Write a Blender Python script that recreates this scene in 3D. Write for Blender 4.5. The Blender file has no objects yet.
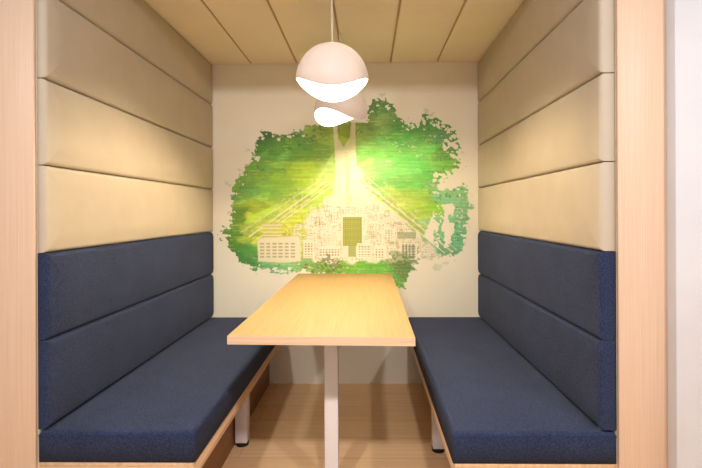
import bpy, bmesh, math, random
import numpy as np
from mathutils import Vector

C = bpy.context.scene.collection
S = bpy.context.scene
R = math.radians

# ------------------------------------------------------------------ camera
cd = bpy.data.cameras.new('camera')
cam = bpy.data.objects.new('camera', cd)
C.objects.link(cam)
cam.location = (0, 0, 1.135)
from mathutils import Matrix
cam.rotation_euler = (Matrix.Rotation(R(0.84), 3, 'Z') @ Matrix.Rotation(R(90), 3, 'X') @ Matrix.Rotation(R(-0.26), 3, 'Z')).to_euler()
cd.shift_x = -9.3 / 702
cd.sensor_width = 36
cd.lens = 36 * 460 / 702
cd.shift_y = -22 / 702
cd.clip_start = 0.02
S.camera = cam

# ------------------------------------------------------------------ world
w = bpy.data.worlds.new('world')
S.world = w
w.use_nodes = True
w.node_tree.nodes['Background'].inputs['Color'].default_value = (0.93, 0.95, 1.0, 1)
w.node_tree.nodes['Background'].inputs['Strength'].default_value = 0.27

# ------------------------------------------------------------------ corridor lamps and added fill
def area(name, loc, target, sx, sy, power, col, spread=180):
    l = bpy.data.lights.new(name, 'AREA')
    l.shape = 'RECTANGLE'
    l.size = sx
    l.size_y = sy
    l.energy = power
    l.color = col
    l.spread = R(spread)
    o = bpy.data.objects.new(name, l)
    C.objects.link(o)
    o.location = loc
    d = Vector(target) - Vector(loc)
    o.rotation_euler = d.to_track_quat('-Z', 'Y').to_euler()
    return o

for xx in (-0.79, 0.28, 1.35):
    area('corridor_downlight', (xx, -0.29, 2.3), (xx * .8, 1.5, 0.2), 0.10, 0.10, 10.0, (1.0, 0.93, 0.92), 125)
area('corridor_fill_light', (0.3, -2.6, 1.7), (-0.1, 2.0, 1.0), 3.0, 1.2, 9, (0.95, 0.95, 1.0))  # unseen soft fill, added to brighten the back wall; no window stands here
LAMP_POWER = 610.0
LAMP_COL = (1.0, 0.82, 0.54)

S.view_settings.view_transform = 'Standard'
S.view_settings.look = 'None'
S.view_settings.gamma = 1.0
S.view_settings.use_curve_mapping = False
S.view_settings.exposure = 0.50
S.cycles.max_bounces = 10
S.cycles.diffuse_bounces = 6

# ------------------------------------------------------------------ materials
def lin(c):
    return tuple(((x / 255) / 12.92 if x / 255 <= 0.04045 else ((x / 255 + 0.055) / 1.055) ** 2.4) for x in c)

def base_mat(name, col, rough=0.6, spec=0.4):
    m = bpy.data.materials.new(name)
    m.use_nodes = True
    b = m.node_tree.nodes['Principled BSDF']
    b.inputs['Base Color'].default_value = (*lin(col), 1)
    b.inputs['Roughness'].default_value = rough
    b.inputs['Specular IOR Level'].default_value = spec
    return m, m.node_tree, b

def coords(nt, scale):
    g = nt.nodes.new('ShaderNodeNewGeometry')
    mp = nt.nodes.new('ShaderNodeMapping')
    mp.inputs['Scale'].default_value = scale
    nt.links.new(g.outputs['Position'], mp.inputs['Vector'])
    return mp.outputs['Vector']

def noise(nt, vec, scale, detail=4, rough=0.55):
    n = nt.nodes.new('ShaderNodeTexNoise')
    n.inputs['Scale'].default_value = scale
    n.inputs['Detail'].default_value = detail
    n.inputs['Roughness'].default_value = rough
    nt.links.new(vec, n.inputs['Vector'])
    return n.outputs['Fac']

def ramp(nt, fac, stops):
    r = nt.nodes.new('ShaderNodeValToRGB')
    e = r.color_ramp.elements
    while len(e) < len(stops):
        e.new(0.5)
    for el, (p, c) in zip(e, stops):
        el.position = p
        el.color = (*lin(c), 1)
    nt.links.new(fac, r.inputs['Fac'])
    return r.outputs['Color']

def bump(nt, b, fac, strength, dist):
    n = nt.nodes.new('ShaderNodeBump')
    n.inputs['Strength'].default_value = strength
    n.inputs['Distance'].default_value = dist
    nt.links.new(fac, n.inputs['Height'])
    nt.links.new(n.outputs['Normal'], b.inputs['Normal'])

def wood(name, c0, c1, c2, stretch, rough=0.5, spec=0.35, scale=1.0):
    """straight-grained light timber; stretch = scale per axis, small along the grain"""
    m, nt, b = base_mat(name, c1, rough, spec)
    v = coords(nt, tuple(s * scale for s in stretch))
    f = noise(nt, v, 1.0, 6, 0.62)
    nt.links.new(ramp(nt, f, [(0.28, c0), (0.5, c1), (0.74, c2)]), b.inputs['Base Color'])
    bump(nt, b, f, 0.08, 0.002)
    return m

def fabric(name, c0, c1, size=420, strength=0.35, rough=0.92, sheen=0.0):
    m, nt, b = base_mat(name, c0, rough, 0.15)
    v = coords(nt, (1, 1, 1))
    big = noise(nt, v, 7, 3)
    nt.links.new(ramp(nt, big, [(0.3, c0), (0.7, c1)]), b.inputs['Base Color'])
    fine = noise(nt, v, size, 2, 0.6)
    if strength > .5:
        sp = nt.nodes.new('ShaderNodeMix')
        sp.data_type = 'RGBA'
        sp.blend_type = 'MULTIPLY'
        sp.inputs['Factor'].default_value = 1
        nt.links.new(b.inputs['Base Color'].links[0].from_socket, sp.inputs['A'])
        nt.links.new(ramp(nt, noise(nt, v, 190, 3, .75), [(0.38, (180, 180, 180)), (0.62, (255, 255, 255))]), sp.inputs['B'])
        nt.links.new(sp.outputs['Result'], b.inputs['Base Color'])
    bump(nt, b, fine, strength, 0.0012)
    b.inputs['Sheen Weight'].default_value = sheen
    b.inputs['Sheen Roughness'].default_value = 0.6
    return m

M = {}
M['post'] = wood('pale_oak_portal', (206, 174, 146), (213, 182, 155), (221, 192, 166), (330, 330, 2.2))
M['platform'] = wood('pale_oak_bench', (196, 156, 114), (216, 178, 136), (228, 194, 154), (60, 2, 60))
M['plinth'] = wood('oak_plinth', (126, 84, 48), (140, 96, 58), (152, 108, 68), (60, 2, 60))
M['table'] = wood('oak_laminate', (184, 150, 100), (189, 156, 106), (195, 162, 113), (110, 3, 110), 0.55, 0.25)
M['table_edge'] = wood('oak_edge_band', (202, 168, 130), (212, 180, 144), (220, 190, 156), (2, 60, 90), 0.5)
M['beige'] = fabric('beige_fabric', (184, 171, 151), (189, 177, 157), 500, 0.12)
M['ceilfab'] = fabric('ceiling_fabric', (240, 226, 204), (243, 230, 209), 500, 0.12)
M['navy'] = fabric('navy_fabric', (47, 56, 84), (52, 62, 92), 520, 0.9, 0.95, 0.03)
M['joint'] = base_mat('dark_joint', (190, 158, 118), 0.9)[0]  # tan ceiling backing that shows in the panel seams
M['white_wall'] = fabric('white_plaster', (203, 201, 202), (208, 206, 207), 60, 0.05, 0.8)
M['metal'] = base_mat('white_powder_coat', (222, 214, 210), 0.42, 0.5)[0]
M['rubber'] = base_mat('black_rubber', (20, 20, 22), 0.6)[0]
M['shade'] = base_mat('matt_white_shade', (200, 188, 187), 0.5, 0.4)[0]
M['shade_in'] = base_mat('white_inner_shade', (248, 244, 236), 0.35, 0.4)[0]
for key in ('shade', 'shade_in'):        # thin opal shell, lets a little light through
    nt = M[key].node_tree
    out = nt.nodes['Material Output']
    tr = nt.nodes.new('ShaderNodeBsdfTranslucent')
    tr.inputs['Color'].default_value = (0.95, 0.93, 0.9, 1)
    mx = nt.nodes.new('ShaderNodeMixShader')
    mx.inputs[0].default_value = 0.065
    nt.links.new(nt.nodes['Principled BSDF'].outputs[0], mx.inputs[1])
    nt.links.new(tr.outputs[0], mx.inputs[2])
    nt.links.new(mx.outputs[0], out.inputs['Surface'])
M['cord'] = base_mat('white_cord', (225, 215, 200), 0.5)[0]
M['brass'] = base_mat('socket_metal', (190, 180, 160), 0.4)[0]

def wall_mat():
    m, nt, b = base_mat('cream_wall', (228, 221, 206), 0.5, 0.4)
    v = coords(nt, (1, 1, 1))
    nt.links.new(ramp(nt, noise(nt, v, 3, 3), [(0.3, (229, 221, 199)), (0.7, (233, 226, 205))]), b.inputs['Base Color'])
    bump(nt, b, noise(nt, v, 220, 2), 0.05, 0.001)
    return m
M['cream'] = wall_mat()

def floor_mat():
    m, nt, b = base_mat('oak_floor', (214, 178, 136), 0.42, 0.4)
    g = nt.nodes.new('ShaderNodeNewGeometry')
    br = nt.nodes.new('ShaderNodeTexBrick')
    br.offset = 0.37
    br.inputs['Scale'].default_value = 1.0
    br.inputs['Brick Width'].default_value = 1.9
    br.inputs['Row Height'].default_value = 0.19
    br.inputs['Mortar Size'].default_value = 0.0015
    br.inputs['Mortar Smooth'].default_value = 0.2
    br.inputs['Color1'].default_value = (*lin((242, 205, 158)), 1)
    br.inputs['Color2'].default_value = (*lin((237, 198, 149)), 1)
    br.inputs['Mortar'].default_value = (*lin((196, 156, 114)), 1)
    mp = nt.nodes.new('ShaderNodeMapping')
    mp.inputs['Location'].default_value = (0.6, -0.03, 0)
    nt.links.new(g.outputs['Position'], mp.inputs['Vector'])
    nt.links.new(mp.outputs['Vector'], br.inputs['Vector'])
    v = coords(nt, (2.5, 60, 1))
    gr = ramp(nt, noise(nt, v, 1, 5), [(0.25, (238, 232, 225)), (0.7, (255, 255, 255))])
    mx = nt.nodes.new('ShaderNodeMix')
    mx.data_type = 'RGBA'
    mx.blend_type = 'MULTIPLY'
    mx.inputs['Factor'].default_value = 1
    nt.links.new(br.outputs['Color'], mx.inputs['A'])
    nt.links.new(gr, mx.inputs['B'])
    nt.links.new(mx.outputs['Result'], b.inputs['Base Color'])
    return m
M['floor'] = floor_mat()

def bulb_mat(k):
    m = bpy.data.materials.new('lit_bulb')
    m.use_nodes = True
    nt = m.node_tree
    nt.nodes.clear()
    e = nt.nodes.new('ShaderNodeEmission')
    o = nt.nodes.new('ShaderNodeOutputMaterial')
    e.inputs['Color'].default_value = (*LAMP_COL, 1)
    e.inputs['Strength'].default_value = LAMP_POWER * k
    nt.links.new(e.outputs[0], o.inputs[0])
    return m
M['bulb'] = bulb_mat(1.1)
M['bulb_soft'] = bulb_mat(0.72)

# ------------------------------------------------------------------ mesh helpers
def link(name, bm, mat, parent=None, smooth=False, smooth_angle=None):
    me = bpy.data.meshes.new(name)
    bmesh.ops.recalc_face_normals(bm, faces=bm.faces)
    if smooth_angle is not None:
        for f in bm.faces:
            f.smooth = True
        for e in bm.edges:
            if len(e.link_faces) == 2 and e.calc_face_angle(0) > smooth_angle:
                e.smooth = False
    elif smooth:
        for f in bm.faces:
            f.smooth = True
    bm.to_mesh(me)
    bm.free()
    for mm in (mat if isinstance(mat, (list, tuple)) else [mat]):
        me.materials.append(mm)
    o = bpy.data.objects.new(name, me)
    C.objects.link(o)
    if parent:
        o.parent = parent
    return o

def box(bm, x0, x1, y0, y1, z0, z1, bev=0.0, seg=3):
    r = bmesh.ops.create_cube(bm, size=1)
    vs = r['verts']
    for v in vs:
        v.co = Vector((x0 + (v.co.x + .5) * (x1 - x0), y0 + (v.co.y + .5) * (y1 - y0), z0 + (v.co.z + .5) * (z1 - z0)))
    if bev > 0:
        es = list({e for v in vs for e in v.link_edges})
        bmesh.ops.bevel(bm, geom=es, offset=bev, segments=seg, profile=0.5, affect='EDGES')

def bx(name, mat, dims, bev=0.0, seg=3, parent=None):
    bm = bmesh.new()
    box(bm, *dims, bev, seg)
    return link(name, bm, mat, parent, smooth_angle=R(50) if bev else None)

def cyl(bm, x, y, z0, z1, r0, r1=None, n=24):
    r1 = r0 if r1 is None else r1
    a = [bm.verts.new((x + r0 * math.cos(2 * math.pi * i / n), y + r0 * math.sin(2 * math.pi * i / n), z0)) for i in range(n)]
    b = [bm.verts.new((x + r1 * math.cos(2 * math.pi * i / n), y + r1 * math.sin(2 * math.pi * i / n), z1)) for i in range(n)]
    for i in range(n):
        j = (i + 1) % n
        bm.faces.new((a[i], a[j], b[j], b[i]))
    bm.faces.new(a[::-1])
    bm.faces.new(b)

def struct(o):
    o['kind'] = 'structure'
    return o

def empty(name, loc, label, cat, group=None):
    o = bpy.data.objects.new(name, None)
    C.objects.link(o)
    o.location = loc
    o.empty_display_size = 0.1
    tag(o, label, cat, group)
    return o

def tag(o, label, cat, group=None):
    o['label'] = label
    o['category'] = cat
    if group:
        o['group'] = group
    return o

def loop_rr(hw, hh, r, n=6, r2=None):
    """rounded rectangle outline, 4*(n+1) points"""
    r = max(min(r, hw * .98, hh * .98), 0.0005)
    q = r if r2 is None else max(min(r2, r), 0.0005)
    pts = []
    for cx, cy, a0, r in ((hw - r, hh - r, 0, r), (-hw + q, hh - q, 90, q), (-hw + q, -hh + q, 180, q), (hw - r, -hh + r, 270, r)):
        for k in range(n + 1):
            a = R(a0 + 90 * k / n)
            pts.append((cx + r * math.cos(a), cy + r * math.sin(a)))
    return pts

def pad(origin, uax, vax, nax, W, H, T, rc, rb, crown, crown_r=0.09, rfront=None):
    """upholstered pad: W x H face in the (u, v) plane, T thick along n, soft rolled edges and a slight crown"""
    bm = bmesh.new()
    o, u, v, n = Vector(origin), Vector(uax), Vector(vax), Vector(nax)
    prof = [(0.0, 0.0)]
    for k in range(7):
        a = R(90 * k / 6)
        prof.append((rb * (1 - math.cos(a)), T - crown - rb + rb * math.sin(a)))
    for k in range(1, 7):
        t = k / 6
        prof.append((rb + (crown_r - rb) * t, T - crown + crown * math.sin(R(90 * t))))
    rings = []
    for ins, h in prof:
        hw, hh = W / 2 - ins, H / 2 - ins
        rings.append([bm.verts.new(o + u * p[0] + v * p[1] + n * h) for p in loop_rr(hw, hh, rc - ins * 0.8, 6, rfront)])
    N = len(rings[0])
    for a, b in zip(rings, rings[1:]):
        for i in range(N):
            j = (i + 1) % N
            bm.faces.new((a[i], a[j], b[j], b[i]))
    bm.faces.new(rings[0][::-1])
    bm.faces.new(rings[-1])
    return bm

# ------------------------------------------------------------------ dimensions
XL, XR = -1.048, 0.776            # inner faces of booth side walls
PL, PR = -1.013, 0.722            # faces of the padded panels
Y0, Y1 = 1.445, 3.04               # booth opening, back wall
ZC = 2.118                        # booth ceiling
ZS = 0.445                        # seat height
LEV = [0.448, 0.730, 1.008, 1.289, 1.566, 1.850, ZC]

# ------------------------------------------------------------------ structure
struct(bx('floor', M['floor'], (-2.6, 2.4, -3.2, Y1 + .1, -0.06, 0.0)))
struct(bx('wall_back', M['cream'], (XL - .1, XR + .1, Y1, Y1 + .1, 0.0, ZC + .12)))
struct(bx('wall_left', M['cream'], (XL - .1, XL, Y0, Y1, 0.0, ZC + .12)))
struct(bx('wall_right', M['cream'], (XR, XR + .1, Y0, Y1, 0.0, ZC + .12)))
struct(bx('ceiling', M['joint'], (XL, XR, Y0, Y1, ZC + .0075, ZC + .12)))
# timber portal: left jamb, right jamb, header
struct(bx('trim_1', M['post'], (XL - .30, XL, Y0 - .012, Y0, 0.0, ZC + .30), 0.0015, 1))
struct(bx('trim_2', M['post'], (XR, XR + .150, Y0 - .012, Y0, 0.0, ZC + .30), 0.0015, 1))
struct(bx('trim_3', M['post'], (XL, XR, Y0 - .012, Y0, ZC, ZC + .30), 0.0015, 1))
struct(bx('wall_front_right', M['white_wall'], (XR + .150, 2.4, Y0 - .052, Y0 + .1, 0.0, ZC + .30), 0.002, 1))
struct(bx('wall_front_left', M['white_wall'], (-2.6, XL - .30, Y0 - .052, Y0 + .1, 0.0, ZC + .30), 0.002, 1))

# ------------------------------------------------------------------ padded wall panels
rank = ['lowest beige padded panel, just above the navy backrest, on the {} booth wall',
        'second beige padded panel above the navy backrest on the {} booth wall',
        'third beige padded panel up, below the topmost one, on the {} booth wall',
        'topmost beige padded panel under the ceiling on the {} booth wall']
for side, x, n in (('left', XL, 1), ('right', XR, -1)):
    T = (PL - XL) if side == 'left' else (XR - PR)
    for k in range(4):
        z0, z1 = LEV[k + 2], LEV[k + 3]
        bm = pad((x, (Y0 + Y1) / 2, (z0 + z1) / 2), (0, 1, 0), (0, 0, 1), (n, 0, 0),
                 Y1 - Y0 - .004, z1 - z0 - .003, T, 0.010, 0.016, 0.006, 0.075, 0.001)
        o = link('padded_panel', bm, M['beige'], smooth=True)
        tag(o, rank[k].format(side), 'wall panel', 'beige padded panels on the %s booth wall' % side)

# padded ceiling boards, seams run towards the back wall
edges = [XL + .008, -0.764, -0.460, -0.155, 0.160, 0.466, XR - .008]
cl = ['leftmost beige ceiling panel, next to the left padded wall',
      'second beige ceiling panel from the left padded wall',
      'beige ceiling panel left of the pendant cords, third from the left wall',
      'beige ceiling panel just right of the pendant cords',
      'second beige ceiling panel from the right padded wall',
      'rightmost beige ceiling panel, next to the right padded wall']
for k in range(6):
    a, b = edges[k], edges[k + 1]
    a2, b2 = (a - .006 if k == 0 else a), (b + .006 if k == 5 else b)
    bm = pad(((a2 + b2) / 2, (Y0 + Y1) / 2, ZC + .007), (1, 0, 0), (0, 1, 0), (0, 0, -1),
             b2 - a2 - .011, Y1 - Y0 - .002, 0.007, 0.003, 0.005, 0.001, 0.03)
    o = link('upholstered_panel', bm, M['ceilfab'], smooth=True)
    tag(o, cl[k], 'ceiling panel', 'beige ceiling panels of the booth')

# ------------------------------------------------------------------ mural
rng = np.random.default_rng(7)
def vnoise(x, y, sx, sy, seed):
    """value noise in art units, cell size sx by sy"""
    r = np.random.default_rng(seed)
    g = r.random((257, 257))
    u, v = x / sx + 500.3, y / sy + 500.7
    i, j = np.floor(u).astype(int), np.floor(v).astype(int)
    fu, fv = u - i, v - j
    fu = fu * fu * (3 - 2 * fu)
    fv = fv * fv * (3 - 2 * fv)
    i %= 256
    j %= 256
    return ((g[i, j] * (1 - fu) + g[i + 1, j] * fu) * (1 - fv) + (g[i, j + 1] * (1 - fu) + g[i + 1, j + 1] * fu) * fv) * 2 - 1

def poly_sd(x, y, P):
    """signed distance to a polygon, positive inside"""
    d = np.full(x.shape, 1e9)
    ins = np.zeros(x.shape, bool)
    n = len(P)
    for k in range(n):
        (ax, ay), (bx_, by) = P[k], P[(k + 1) % n]
        ex, ey = bx_ - ax, by - ay
        t = np.clip(((x - ax) * ex + (y - ay) * ey) / (ex * ex + ey * ey + 1e-9), 0, 1)
        d = np.minimum(d, np.hypot(x - ax - t * ex, y - ay - t * ey))
        c = ((ay > y) != (by > y)) & (x < (bx_ - ax) * (y - ay) / (by - ay + 1e-12) + ax)
        ins ^= c
    return np.where(ins, d, -d)

def seg_d(x, y, a, b):
    ex, ey = b[0] - a[0], b[1] - a[1]
    t = np.clip(((x - a[0]) * ex + (y - a[1]) * ey) / (ex * ex + ey * ey), 0, 1)
    return np.hypot(x - a[0] - t * ex, y - a[1] - t * ey)

def make_mural():
    # art units: 151.4 per metre, origin so that (345.5, 212) lies at X=-0.1425, Z=1.135
    U = 151.4
    x0, x1, y0, y1 = 215.5, 476.5, 93.0, 293.0
    st = 0.0036 * U
    xs = np.arange(x0, x1, st)
    ys = np.arange(y0, y1, st)
    x, y = np.meshgrid(xs, ys, indexing='ij')
    out = [(254,136),(258,133),(265,131),(280,133),(296,132),(305,128),(314,124),(325,120),(345,118),(364,120),(368,106),(372,101),
           (380,98),(388,100),(394,105),(398,115),(404,119),(411,124),(418,123),(424,115),(434,118),(444,122),(452,128),
           (457,136),(462,143),(452,146),(454,153),(459,160),(458,168),(454,176),(441,180),(438,188),(447,188),(462,186),(470,189),
           (466,196),(472,205),(468,214),(469,230),(466,243),(460,252),(450,254),(442,256),(430,262),(422,260),(416,268),(410,276),
           (403,289),(396,288),(380,285),(350,280),(330,276),(312,276),(304,268),(298,276),(285,273),(277,276),(268,271),(259,268),
           (255,272),(246,267),(236,258),(229,250),(225,240),(218,238),(221,224),(229,226),(230,212),(232,206),(228,194),(234,186),
           (239,176),(244,168),(250,162),(253,155),(256,148)]
    sd = poly_sd(x, y, out)
    dry = vnoise(x, y, 7, 1.6, 3) * 1.7 + vnoise(x, y, 3.2, 3.2, 4) * 3.2 + vnoise(x, y, 1.5, 1.3, 5) * 2.2 + vnoise(x, y, 12, 9, 6) * 2.5
    leaf = np.clip((x - 395) / 40, 0, 1) * np.clip((190 - y) / 40, 0, 1)
    m = sd + dry * (0.75 + 0.9 * leaf)
    mask = m > 0
    # bare drips inside the teal patch at lower right
    teal = poly_sd(x, y, [(436,206),(452,204),(458,214),(450,246),(440,250),(424,236)]) > 0
    mask &= ~(teal & (vnoise(x, y, 3, 9, 31) + .5 * vnoise(x, y, 1.5, 2, 32) > 0.02))
    wisp = poly_sd(x, y, [(447,182),(452,176),(459,170),(462,180),(456,186)]) > 0
    mask &= ~(wisp & (vnoise(x, y, 2.5, 2.5, 33) > -.1))
    mask &= ~((leaf > .3) & (sd < 9) & (.7 * vnoise(x + y, y - x, 9, 2.6, 43) + .6 * vnoise(x, y, 5, 4, 44) > .34))
    mask &= ~((sd < 7) & (vnoise(x, y, 5, 3, 45) + .45 * vnoise(x, y, 1.6, 1.4, 46) > .68))
    # splashes off the edge
    for (cx, cy, r) in ((248, 150, 2.6), (252, 154, 2), (226, 181, 2.4), (230, 185, 1.6), (427, 112, 2.4), (432, 115, 2), (450, 134, 2),
                        (228, 212, 2), (472, 196, 2.2), (474, 210, 2), (437, 268, 3), (446, 263, 2), (462, 152, 2), (383, 95, 2.2), (239, 168, 2), (455, 262, 1.6)):
        mask |= (np.hypot((x - cx) * .8, y - cy) + dry * .45) < r
    cream = np.array(lin((232, 224, 202)))
    ctrl = [(265,145,(72,128,42)),(300,145,(86,142,44)),(262,138,(64,112,40)),(285,160,(92,150,52)),(275,168,(128,168,52)),(300,172,(165,188,48)),
            (245,178,(104,150,56)),(248,192,(108,165,74)),(265,195,(118,170,60)),(250,212,(146,164,34)),(238,214,(92,128,30)),(270,210,(168,184,52)),
            (228,240,(84,136,36)),(245,236,(150,165,46)),(262,232,(186,186,60)),(285,225,(190,186,60)),(300,240,(192,184,66)),(238,254,(60,128,50)),
            (252,262,(56,124,50)),(272,268,(112,172,104)),(292,270,(124,178,112)),(325,270,(110,150,70)),(350,268,(104,150,48)),(380,272,(84,146,46)),
            (405,262,(96,132,60)),(412,268,(60,128,88)),(398,282,(96,146,64)),(380,108,(84,132,58)),(370,125,(118,150,56)),(345,128,(150,166,60)),
            (318,132,(136,164,58)),(330,150,(130,165,60)),(400,135,(78,148,50)),(430,125,(84,142,58)),(450,138,(100,150,84)),(385,148,(110,172,70)),(405,165,(110,190,92)),
            (420,180,(100,190,80)),(375,170,(130,190,100)),(430,205,(134,182,52)),(420,212,(150,182,56)),(448,158,(112,172,64)),(446,172,(120,180,70)),
            (448,198,(130,182,126)),(462,210,(124,180,130)),(460,235,(100,172,120)),(440,245,(96,160,124)),(425,235,(130,170,110)),(425,255,(124,176,130)),
            (355,200,(170,190,90)),(390,205,(170,188,80)),(400,225,(160,176,80)),(340,180,(190,205,120))]
    num = np.zeros(x.shape + (3,))
    den = np.zeros(x.shape)
    wx = x + vnoise(x, y, 30, 7, 8) * 9 + vnoise(x, y, 9, 3, 9) * 4
    wy = y + vnoise(x, y, 26, 8, 10) * 6 + vnoise(x, y, 8, 3, 11) * 2
    for cx, cy, c in ctrl:
        ww = 1 / (((wx - cx) / 1.25) ** 2 + (wy - cy) ** 2 + 9) ** 2.2
        num += ww[..., None] * np.array(lin(c))
        den += ww
    col = num / den[..., None] * np.array((1.04, 1.2, 1.22))
    # broad dry brush strokes laid over each other
    sr = np.random.default_rng(21)
    base = col.copy()
    for _ in range(230):
        i, j = sr.integers(0, x.shape[0]), sr.integers(0, x.shape[1])
        if sd[i, j] < 1:
            continue
        L, H, an = sr.uniform(9, 26), sr.uniform(2.5, 6), np.radians(sr.normal(-8, 22))
        dx, dy = x - x[i, j], y - y[i, j]
        a, b = dx * np.cos(an) + dy * np.sin(an), -dx * np.sin(an) + dy * np.cos(an)
        e = (a / L) ** 4 + (b / H) ** 2 + vnoise(a, b, 9, .9, 41) * .45 + vnoise(a, b, 2, 2, 42) * .2
        tone = base[i, j] * sr.uniform(.72, 1.38) * np.array((sr.uniform(.85, 1.2), 1, sr.uniform(.8, 1.25)))
        w = (np.clip((1 - e) * 2.5, 0, 1) * sr.uniform(.45, .85))[..., None]
        col = col * (1 - w) + tone * w
    streak = vnoise(x, y, 34, 1.25, 12) * .5 + vnoise(x, y, 12, 1.0, 13) * .35 + vnoise(x, y, 3, 3, 14) * .3
    col = col * (1 + .24 * streak)[..., None]
    rimd = np.clip(1 - sd / 22, 0, 1)[..., None]
    col = col * (1.12 - .38 * rimd * (.6 + .4 * vnoise(x, y, 14, 7, 47))[..., None])
    # pale dry-brush dashes in rows
    dash = ((np.mod(y + vnoise(x, y, 40, 40, 15) * 1.5, 3.1) < 0.8) & (vnoise(x, y, 4, 3.1, 16) > .28) & (vnoise(x, y, 25, 14, 17) > -.25))
    def mixto(sel, c, a):
        w = (sel * a)[..., None] if np.isscalar(a) else (sel * a)[..., None]
        return col * (1 - w) + np.array(c) * w
    col = mixto(dash, lin((190, 208, 110)), .5)
    dark = (vnoise(x, y, 3.5, 3, 18) + .6 * vnoise(x, y, 1.5, 1.5, 19) > .75) & (sd < 16)
    col = mixto(dark, lin((60, 92, 36)), .5)
    # leaf flecks, white, in the bright green
    fl = (vnoise(x, y, 2.2, 1.4, 20) + vnoise(x, y, 14, 8, 21) * .5 > .98) & (x > 365)
    col = mixto(fl, cream, .55)

    # ---- the pale town between two avenues
    town = poly_sd(x, y, [(346,150),(330,190),(312,204),(296,216),(284,222),(268,234),(262,262),(330,263),(345,258),(405,262),(446,262),(452,254),(430,236),(404,210),(380,190),(360,176),(356,150)])
    core = poly_sd(x, y, [(343,172),(330,196),(314,210),(304,222),(306,246),(316,262),(430,262),(440,256),(412,230),(392,210),(372,192),(358,172)])
    pal = np.clip((core + vnoise(x, y, 6, 6, 22) * 5 + 2) / 4, 0, 1)
    col = col * (1 - .90 * pal)[..., None] + cream * (.90 * pal)[..., None]
    # buildings: outlined blocks with window grids
    rr = random.Random(5)
    olive, pale = np.array(lin((150, 150, 60))), cream
    def rect(ax, ay, bx_, by, c, a=1.0):
        nonlocal col
        s = (x >= ax) & (x < bx_) & (y >= ay) & (y < by)
        col = mixto(s, c, a)
    def windows(ax, ay, bx_, by, px, py, fx, fy, c, a):
        nonlocal col
        s = (x >= ax) & (x < bx_) & (y >= ay) & (y < by)
        s &= (np.mod(x - ax, px) < px * fx) & (np.mod(y - ay, py) < py * fy)
        col = mixto(s, c, a)
    for _ in range(150):
        bxx = rr.uniform(262, 440)
        byy = rr.uniform(200, 262)
        ww, hh = rr.uniform(4, 12), rr.uniform(4, 13)
        lim = 176 + abs(bxx - 348) * (0.83)
        if byy - hh < lim + 4:
            continue
        left = bxx < 305
        tone = olive * rr.uniform(.8, 1.4)
        if bxx > 405:
            tone = np.array(lin((120, 150, 90)))
        rect(bxx, byy - hh, bxx + ww, byy, pale, .75 if not left else .45)
        windows(bxx + .8, byy - hh + 1, bxx + ww - .6, byy - .6, rr.choice([1.8, 2.2, 3.0]), rr.choice([1.8, 2.4, 3.2]), rr.uniform(.35, .6), rr.uniform(.35, .6), tone, rr.uniform(.5, .95))
    def outline(ax, ay, bx_, by, t, c, a):
        nonlocal col
        s = (x >= ax) & (x < bx_) & (y >= ay) & (y < by) & ~((x >= ax + t) & (x < bx_ - t) & (y >= ay + t) & (y < by - t))
        col = mixto(s, c, a)
    for _ in range(150):
        bxx, byy = rr.uniform(258, 330), rr.uniform(200, 262)
        if byy - 8 < 176 + abs(bxx - 348) * .83:
            continue
        ww, hh = rr.uniform(3, 10), rr.uniform(4, 11)
        outline(bxx, byy - hh, bxx + ww, byy, .65, pale, rr.uniform(.5, .9))
        if rr.random() < .5:
            windows(bxx, byy - hh, bxx + ww, byy, 99, rr.choice([1.9, 2.6]), 1, .4, pale, .6)
    for _ in range(230):
        bxx, byy = rr.uniform(290, 440), rr.uniform(206, 262)
        if byy - 6 < 180 + abs(bxx - 348) * .83:
            continue
        ww, hh = rr.uniform(1.5, 5), rr.uniform(2, 7)
        outline(bxx, byy - hh, bxx + ww, byy, .6, olive * rr.uniform(.6, 1.2), rr.uniform(.2, .5))
    # specks
    sp = (vnoise(x, y, 1.3, 1.1, 23) > .72) & (town > 2) & (y > 205)
    col = mixto(sp, lin((140, 124, 62)), .55)
    sp2 = (vnoise(x, y, 1.4, 1.2, 24) > .45) & (vnoise(x, y, 9, 7, 25) > .05) & (town > 0) & (y > 222)
    col = mixto(sp2, lin((150, 146, 78)), .5)
    # two diagonal avenues
    for a, b, wdt, al in (((326,182),(249,236),.7,.9),((330,187),(258,238),.5,.7),((320,180),(240,232),.45,.55),((322,190),(268,228),.8,.5),
                          ((360,178),(452,252),.8,.95),((356,182),(444,253),.6,.8),((368,178),(456,250),.45,.6),((374,190),(436,240),.7,.5)):
        s = seg_d(x, y, a, b) + vnoise(x, y, 2, 2, 26) * .25 < wdt
        col = mixto(s, cream, al)
    for a, b in (((362,181),(450,252)),((327,185),(252,238))):
        dd = seg_d(x, y, a, b)
        s = (dd > 1.0) & (dd < 2.6) & (vnoise(x, y, 3, 3, 27) > -.1)
        col = mixto(s, lin((142, 150, 70)), .55)
    hedge = (np.minimum(seg_d(x, y, (322,178),(246,232)), seg_d(x, y, (368,176),(440,232))) < 6) & (vnoise(x, y, 1.7, 1.5, 28) > .32)
    col = mixto(hedge, lin((220, 220, 150)), .4)
    # arena block with rows of windows, lower left
    rect(262, 222, 282, 238, lin((196, 192, 92)), .7)
    for yy in (224, 227.5, 231, 234.5):
        rect(262, yy, 281, yy + 1.1, cream, .8)
    ar = poly_sd(x, y, [(257,240),(262,237.5),(298,236),(300,240),(300,261),(285,262.5),(258,261)])
    col = mixto(ar > 0, lin((226, 220, 190)), .95)
    col = mixto((ar > -0.8) & (ar < 0), lin((190, 190, 120)), .6)
    for row in range(5):
        for cc in range(6):
            rect(259.5 + cc * 6.2, 242.6 + row * 3.3, 263.6 + cc * 6.2, 244.2 + row * 3.3, lin((164, 152, 98)), .8)
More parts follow.
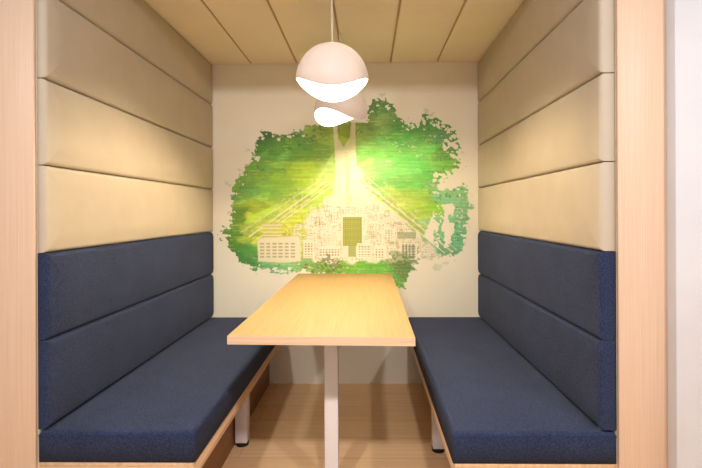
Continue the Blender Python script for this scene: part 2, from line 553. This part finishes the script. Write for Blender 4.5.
    # olive block beside the tower foot
    rect(341, 216, 363, 258, cream, .6)
    rect(343, 217, 362, 246, lin((142, 150, 46)), .95)
    rect(348, 246, 356, 257, lin((150, 160, 74)), .9)
    windows(344, 218, 361, 245, 2.4, 2.0, .5, .4, lin((196, 192, 92)), .7)
    # low white blocks with windows
    for (ax, ay, bx_, by) in ((357,243,372,258),(374,246,386,259),(400,243,417,260),(303,240,314,258),(318,246,340,258)):
        rect(ax, ay, bx_, by, cream, .85)
        windows(ax + 1.5, ay + 3, bx_ - 1, by - 1, 3.0, 2.6, .6, .5, lin((130, 128, 74)), .8)
    rect(397, 232, 416, 239, lin((110, 128, 76)), .6)
    windows(402, 244, 416, 259, 3.4, 16, .5, 1, lin((86, 120, 80)), .75)
    # tower with an arched opening
    tw = poly_sd(x, y, [(333,118),(337,118),(338.5,138),(344,147),(350,138),(352,118),(355.5,118),(356,150),(358,176),(366,190),(362,206),(330,206),(334,190),(336,176),(335,150)])
    col = mixto(tw > 0, lin((234, 230, 196)), np.where(y < 150, .66, .84))
    tin = poly_sd(x, y, [(345,152),(349,152),(350,192),(353,200),(348,206),(343,200),(345.5,192)])
    col = mixto((tin > 0) & (vnoise(x, y, 1.6, 1.6, 29) > -.35), lin((196, 206, 140)), .75)
    ln = np.minimum(seg_d(x, y, (338.3,118),(340,138)), seg_d(x, y, (351.5,118),(349.5,138))) < .45
    col = mixto(ln, lin((120, 150, 70)), .5)
    # dark tangle of trees in front
    tree = poly_sd(x, y, [(317,258),(324,254),(332,258),(342,260),(341,268),(334,272),(314,271)])
    col = mixto((tree + dry > 0) & (vnoise(x, y, 1.6, 1.4, 30) > -.1), lin((92, 88, 52)), .75)
    tr2 = poly_sd(x, y, [(386,260),(394,250),(406,252),(414,262),(410,276),(400,286),(394,276)])
    col = mixto((tr2 + dry > 0), lin((112, 140, 66)), .6)
    col = mixto((tr2 + dry > 0) & (vnoise(x, y, 1.5, 1.4, 34) > .1), lin((84, 100, 52)), .6)
    for cx, cy in ((305.5, 266), (304, 269.5)):
        col = mixto(np.hypot(x - cx, (y - cy) * .8) < 1.6, lin((82, 60, 36)), .9)
    gl = (vnoise(x, y, 5, 1.6, 35) + vnoise(x, y, 1.5, 1.5, 36) * .5 > .8) & (y > 262)
    col = mixto(gl, lin((196, 214, 150)), .6)

    col = np.clip(col, 0.004, 0.95)
    col = (col * .95 + cream * .05) * .95
    edge = np.clip(m / 1.2, 0.25, 1)[..., None]
    inside = (sd > 3)[..., None]
    col = np.where(inside, col, col * edge + cream * (1 - edge))
    # cells to keep
    nx, ny = x.shape
    keep = mask[:-1, :-1] & mask[1:, :-1] & mask[:-1, 1:] & mask[1:, 1:]
    idx = -np.ones((nx, ny), int)
    used = np.zeros((nx, ny), bool)
    for a in (0, 1):
        for b in (0, 1):
            used[a:nx - 1 + a, b:ny - 1 + b] |= keep
    idx[used] = np.arange(used.sum())
    X = -0.1425 + (x - 345.5) / U
    Z = 1.135 + (212 - y) / U
    co = np.stack([X[used], np.full(used.sum(), Y1 - 0.0015), Z[used]], 1)
    ii, jj = np.nonzero(keep)
    faces = np.stack([idx[ii, jj], idx[ii, jj + 1], idx[ii + 1, jj + 1], idx[ii + 1, jj]], 1)
    me = bpy.data.meshes.new('painted_mural')
    nv, nf = len(co), len(faces)
    me.vertices.add(nv)
    me.vertices.foreach_set('co', co.ravel())
    me.loops.add(nf * 4)
    me.loops.foreach_set('vertex_index', faces.ravel())
    me.polygons.add(nf)
    me.polygons.foreach_set('loop_start', np.arange(nf) * 4)
    me.update(calc_edges=True)
    ca = me.color_attributes.new('paint', 'FLOAT_COLOR', 'POINT')
    rgba = np.ones((nv, 4))
    rgba[:, :3] = col[used]
    ca.data.foreach_set('color', rgba.ravel())
    mt, nt, b = base_mat('mural_print', (120, 160, 80), 0.4, 0.12)
    at = nt.nodes.new('ShaderNodeAttribute')
    at.attribute_name = 'paint'
    nt.links.new(at.outputs['Color'], b.inputs['Base Color'])
    me.materials.append(mt)
    o = bpy.data.objects.new('painted_mural', me)
    C.objects.link(o)
    tag(o, 'green brushstroke mural of a white line-drawn city and tower on the back wall', 'mural')
make_mural()

# ------------------------------------------------------------------ benches
def bench(side):
    if side == 'left':
        xw, xi, s, pf = XL, -0.547, 1, PL
        lab = 'built-in navy upholstered bench left of the table, two-roll backrest and oak base'
    else:
        xw, xi, s, pf = XR, 0.266, -1, PR
        lab = 'built-in navy upholstered bench right of the table, two-roll backrest and oak base'
    root = empty('booth_bench', ((xw + xi) / 2, (Y0 + Y1) / 2, 0), lab, 'bench', 'facing booth benches')
    off = Vector(root.location)
    def P(o):
        for v in o.data.vertices:
            v.co -= off
        o.parent = root
        return o
    # seat cushion with an edge seam
    W = abs(xi - xw)
    bm = pad(((xw + xi) / 2, (Y0 + Y1) / 2, .345), (1, 0, 0), (0, 1, 0), (0, 0, 1), W, Y1 - Y0 - .003, ZS - .345 + .001, 0.005, 0.016, 0.003, 0.12)
    P(link('seat_cushion', bm, M['navy'], smooth=True))
    # seam piping round the cushion
    bm = bmesh.new()
    for zz in (ZS - .017,):
        pts = loop_rr(W / 2 + .0006, (Y1 - Y0 - .003) / 2 + .0006, .005)
        ring = []
        for (a, b) in pts:
            ring.append([bm.verts.new(((xw + xi) / 2 + a * (1 + q[0] / W * 2), (Y0 + Y1) / 2 + b * (1 + q[0] * 1.2), zz + q[1])) for q in ((0, -.0016), (.0012, 0), (0, .0016), (-.0012, 0))])
        N = len(ring)
        for i in range(N):
            j = (i + 1) % N
            for k in range(4):
                l = (k + 1) % 4
                bm.faces.new((ring[i][k], ring[j][k], ring[j][l], ring[i][l]))
    P(link('seam', bm, M['navy']))
    # backrest rolls
    T = abs(pf - xw)
    for z0, z1 in ((LEV[0], LEV[1]), (LEV[1], LEV[2])):
        bm = pad((xw, (Y0 + Y1) / 2, (z0 + z1) / 2 + .0005), (0, 1, 0), (0, 0, 1), (s, 0, 0), Y1 - Y0 - .004, z1 - z0 - .001, T + .003, 0.036, 0.018, 0.005, 0.10, 0.002)
        P(link('backrest_cushion', bm, M['navy'], smooth=True))
    # oak platform: frame boards and slab
    xe = xi - s * .006
    bm = bmesh.new()
    a, b = sorted((xw, xe))
    box(bm, a, b, Y0 + .004, Y1, .328, .345, .001, 1)
    P(link('platform_board', bm, M['platform'], smooth_angle=R(50)))
    a, b = sorted((xe, xe - s * .02))
    bm = bmesh.new()
    box(bm, a, b, Y0 + .004, Y1, .288, .328, .001, 1)
    P(link('side_rail', bm, M['platform'], smooth_angle=R(50)))
    a, b = sorted((xw, xe - s * .02))
    bm = bmesh.new()
    box(bm, a, b, Y0 + .004, Y0 + .024, .288, .328, .001, 1)
    P(link('front_rail', bm, M['table_edge'], smooth_angle=R(50)))
    # recessed plinth behind the legs
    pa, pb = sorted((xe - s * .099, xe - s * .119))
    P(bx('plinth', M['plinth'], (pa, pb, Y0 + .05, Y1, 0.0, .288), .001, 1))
    # square steel legs with black feet
    for yy in (1.58, 2.245 if side == 'left' else 2.195):
        xc = xe - s * .062
        bm = bmesh.new()
        box(bm, xc - .029, xc + .029, yy - .029, yy + .029, .018, .328, .003, 2)
        lg = P(link('leg', bm, M['metal'], smooth_angle=R(50)))
        bm = bmesh.new()
        cyl(bm, xc, yy, 0.0, .018, .030, .032, 28)
        ft = link('foot_cap', bm, M['rubber'], smooth_angle=R(40))
        for v in ft.data.vertices:
            v.co -= off
        ft.parent = lg
        ft['label'] = 'black rubber foot'
    return root
bench('left')
bench('right')

# ------------------------------------------------------------------ table
tx0, tx1, ty0, ty1 = -0.456, 0.160, 1.495, 3.034
tc = (tx0 + tx1) / 2
tb = empty('dining_table', (tc, (ty0 + ty1) / 2, 0), 'long light oak table between the benches, on a white square post, against the back wall', 'table')
toff = Vector(tb.location)
def TP(o, parent=None):
    for v in o.data.vertices:
        if v.co.y < 1.6:
            v.co.y -= (v.co.x - tc) * .034
            v.co.x -= .006
        v.co -= toff
    o.parent = parent or tb
    return o
TP(bx('tabletop', M['table'], (tx0, tx1, ty0 + .002, ty1, .701, .73), .0015, 2))
TP(bx('edge_band', M['table_edge'], (tx0, tx1, ty0, ty0 + .002, .7015, .7295)))
bm = bmesh.new()
box(bm, tc - .0275, tc + .0275, 1.85, 1.905, .008, .697, .003, 2)
leg = TP(link('leg', bm, M['metal'], smooth_angle=R(50)))
TP(bx('mounting_plate', M['metal'], (tc - .11, tc + .11, 1.79, 1.965, .697, .701), .001, 1))
TP(bx('foot_plate', M['metal'], (tc - .16, tc + .16, 1.80, 1.955, 0, .008), .002, 2))
TP(bx('wall_bracket', M['metal'], (tc - .20, tc + .20, ty1 - .034, ty1, .661, .701), .002, 1))

# ------------------------------------------------------------------ pendant lamps
def shade_mesh(rad, lo, hi, nseg=96, nlat=28, thick=.0035):
    """globe cut by a wavy rim: low at front and back, high at the sides"""
    bm = bmesh.new()
    def layer(r):
        rows = []
        for i in range(nseg):
            th = 2 * math.pi * i / nseg
            rim = R((lo + hi) / 2 + (hi - lo) / 2 * math.cos(2 * th))
            rows.append([bm.verts.new((r * math.cos(rim + (R(86) - rim) * k / nlat) * math.cos(th),
                                       r * math.cos(rim + (R(86) - rim) * k / nlat) * math.sin(th),
                                       r * math.sin(rim + (R(86) - rim) * k / nlat))) for k in range(nlat + 1)])
        return rows
    A, B = layer(rad), layer(rad - thick)
    for i in range(nseg):
        j = (i + 1) % nseg
        for k in range(nlat):
            bm.faces.new((A[i][k], A[j][k], A[j][k + 1], A[i][k + 1])).material_index = 0
            bm.faces.new((B[i][k], B[i][k + 1], B[j][k + 1], B[j][k])).material_index = 1
        bm.faces.new((A[i][0], B[i][0], B[j][0], A[j][0])).material_index = 1
        bm.faces.new((A[i][nlat], A[j][nlat], B[j][nlat], B[i][nlat])).material_index = 0
    return bm

def pendant(loc, rot, label, bulb):
    rad = .1465
    root = empty('pendant_lamp', loc, label, 'lamp', 'white globe pendants over the table')
    root.rotation_euler = (0, 0, R(rot))
    link('lamp_shade', shade_mesh(rad, -23.5, 0.5), [M['shade'], M['shade_in']], root, smooth_angle=R(50))
    bm = bmesh.new()
    cyl(bm, 0, 0, rad - .006, rad + .006, .017, .010)
    link('shade_cap', bm, M['shade'], root, smooth_angle=R(40))
    bm = bmesh.new()
    cyl(bm, 0, 0, .070, rad - .006, .020)
    sk = link('socket', bm, M['brass'], root, smooth_angle=R(40))
    bm = bmesh.new()
    bmesh.ops.create_uvsphere(bm, u_segments=32, v_segments=20, radius=.030)
    for v in bm.verts:
        v.co.z = v.co.z * 1.05 + .034
    b = link('bulb', bm, bulb, root, smooth=True)
    b['label'] = 'glowing round bulb'
    top = ZC - loc[2]
    bm = bmesh.new()
    cyl(bm, 0, 0, rad + .006, top - .043, .0028, n=10)
    link('cord', bm, M['cord'], root, smooth_angle=R(50))
    bm = bmesh.new()
    cyl(bm, 0, 0, top - .045, top, .008, .010, 24)
    link('ceiling_rose', bm, M['cord'], root, smooth_angle=R(40))
    return root
pendant((-.139, 1.87, 1.672), 3, 'front white globe pendant over the table, with smile-shaped opening facing the viewer', M['bulb'])
pendant((-.142, 2.53, 1.683), 43, 'rear white globe pendant over the table, partly hidden behind the front one', M['bulb_soft'])
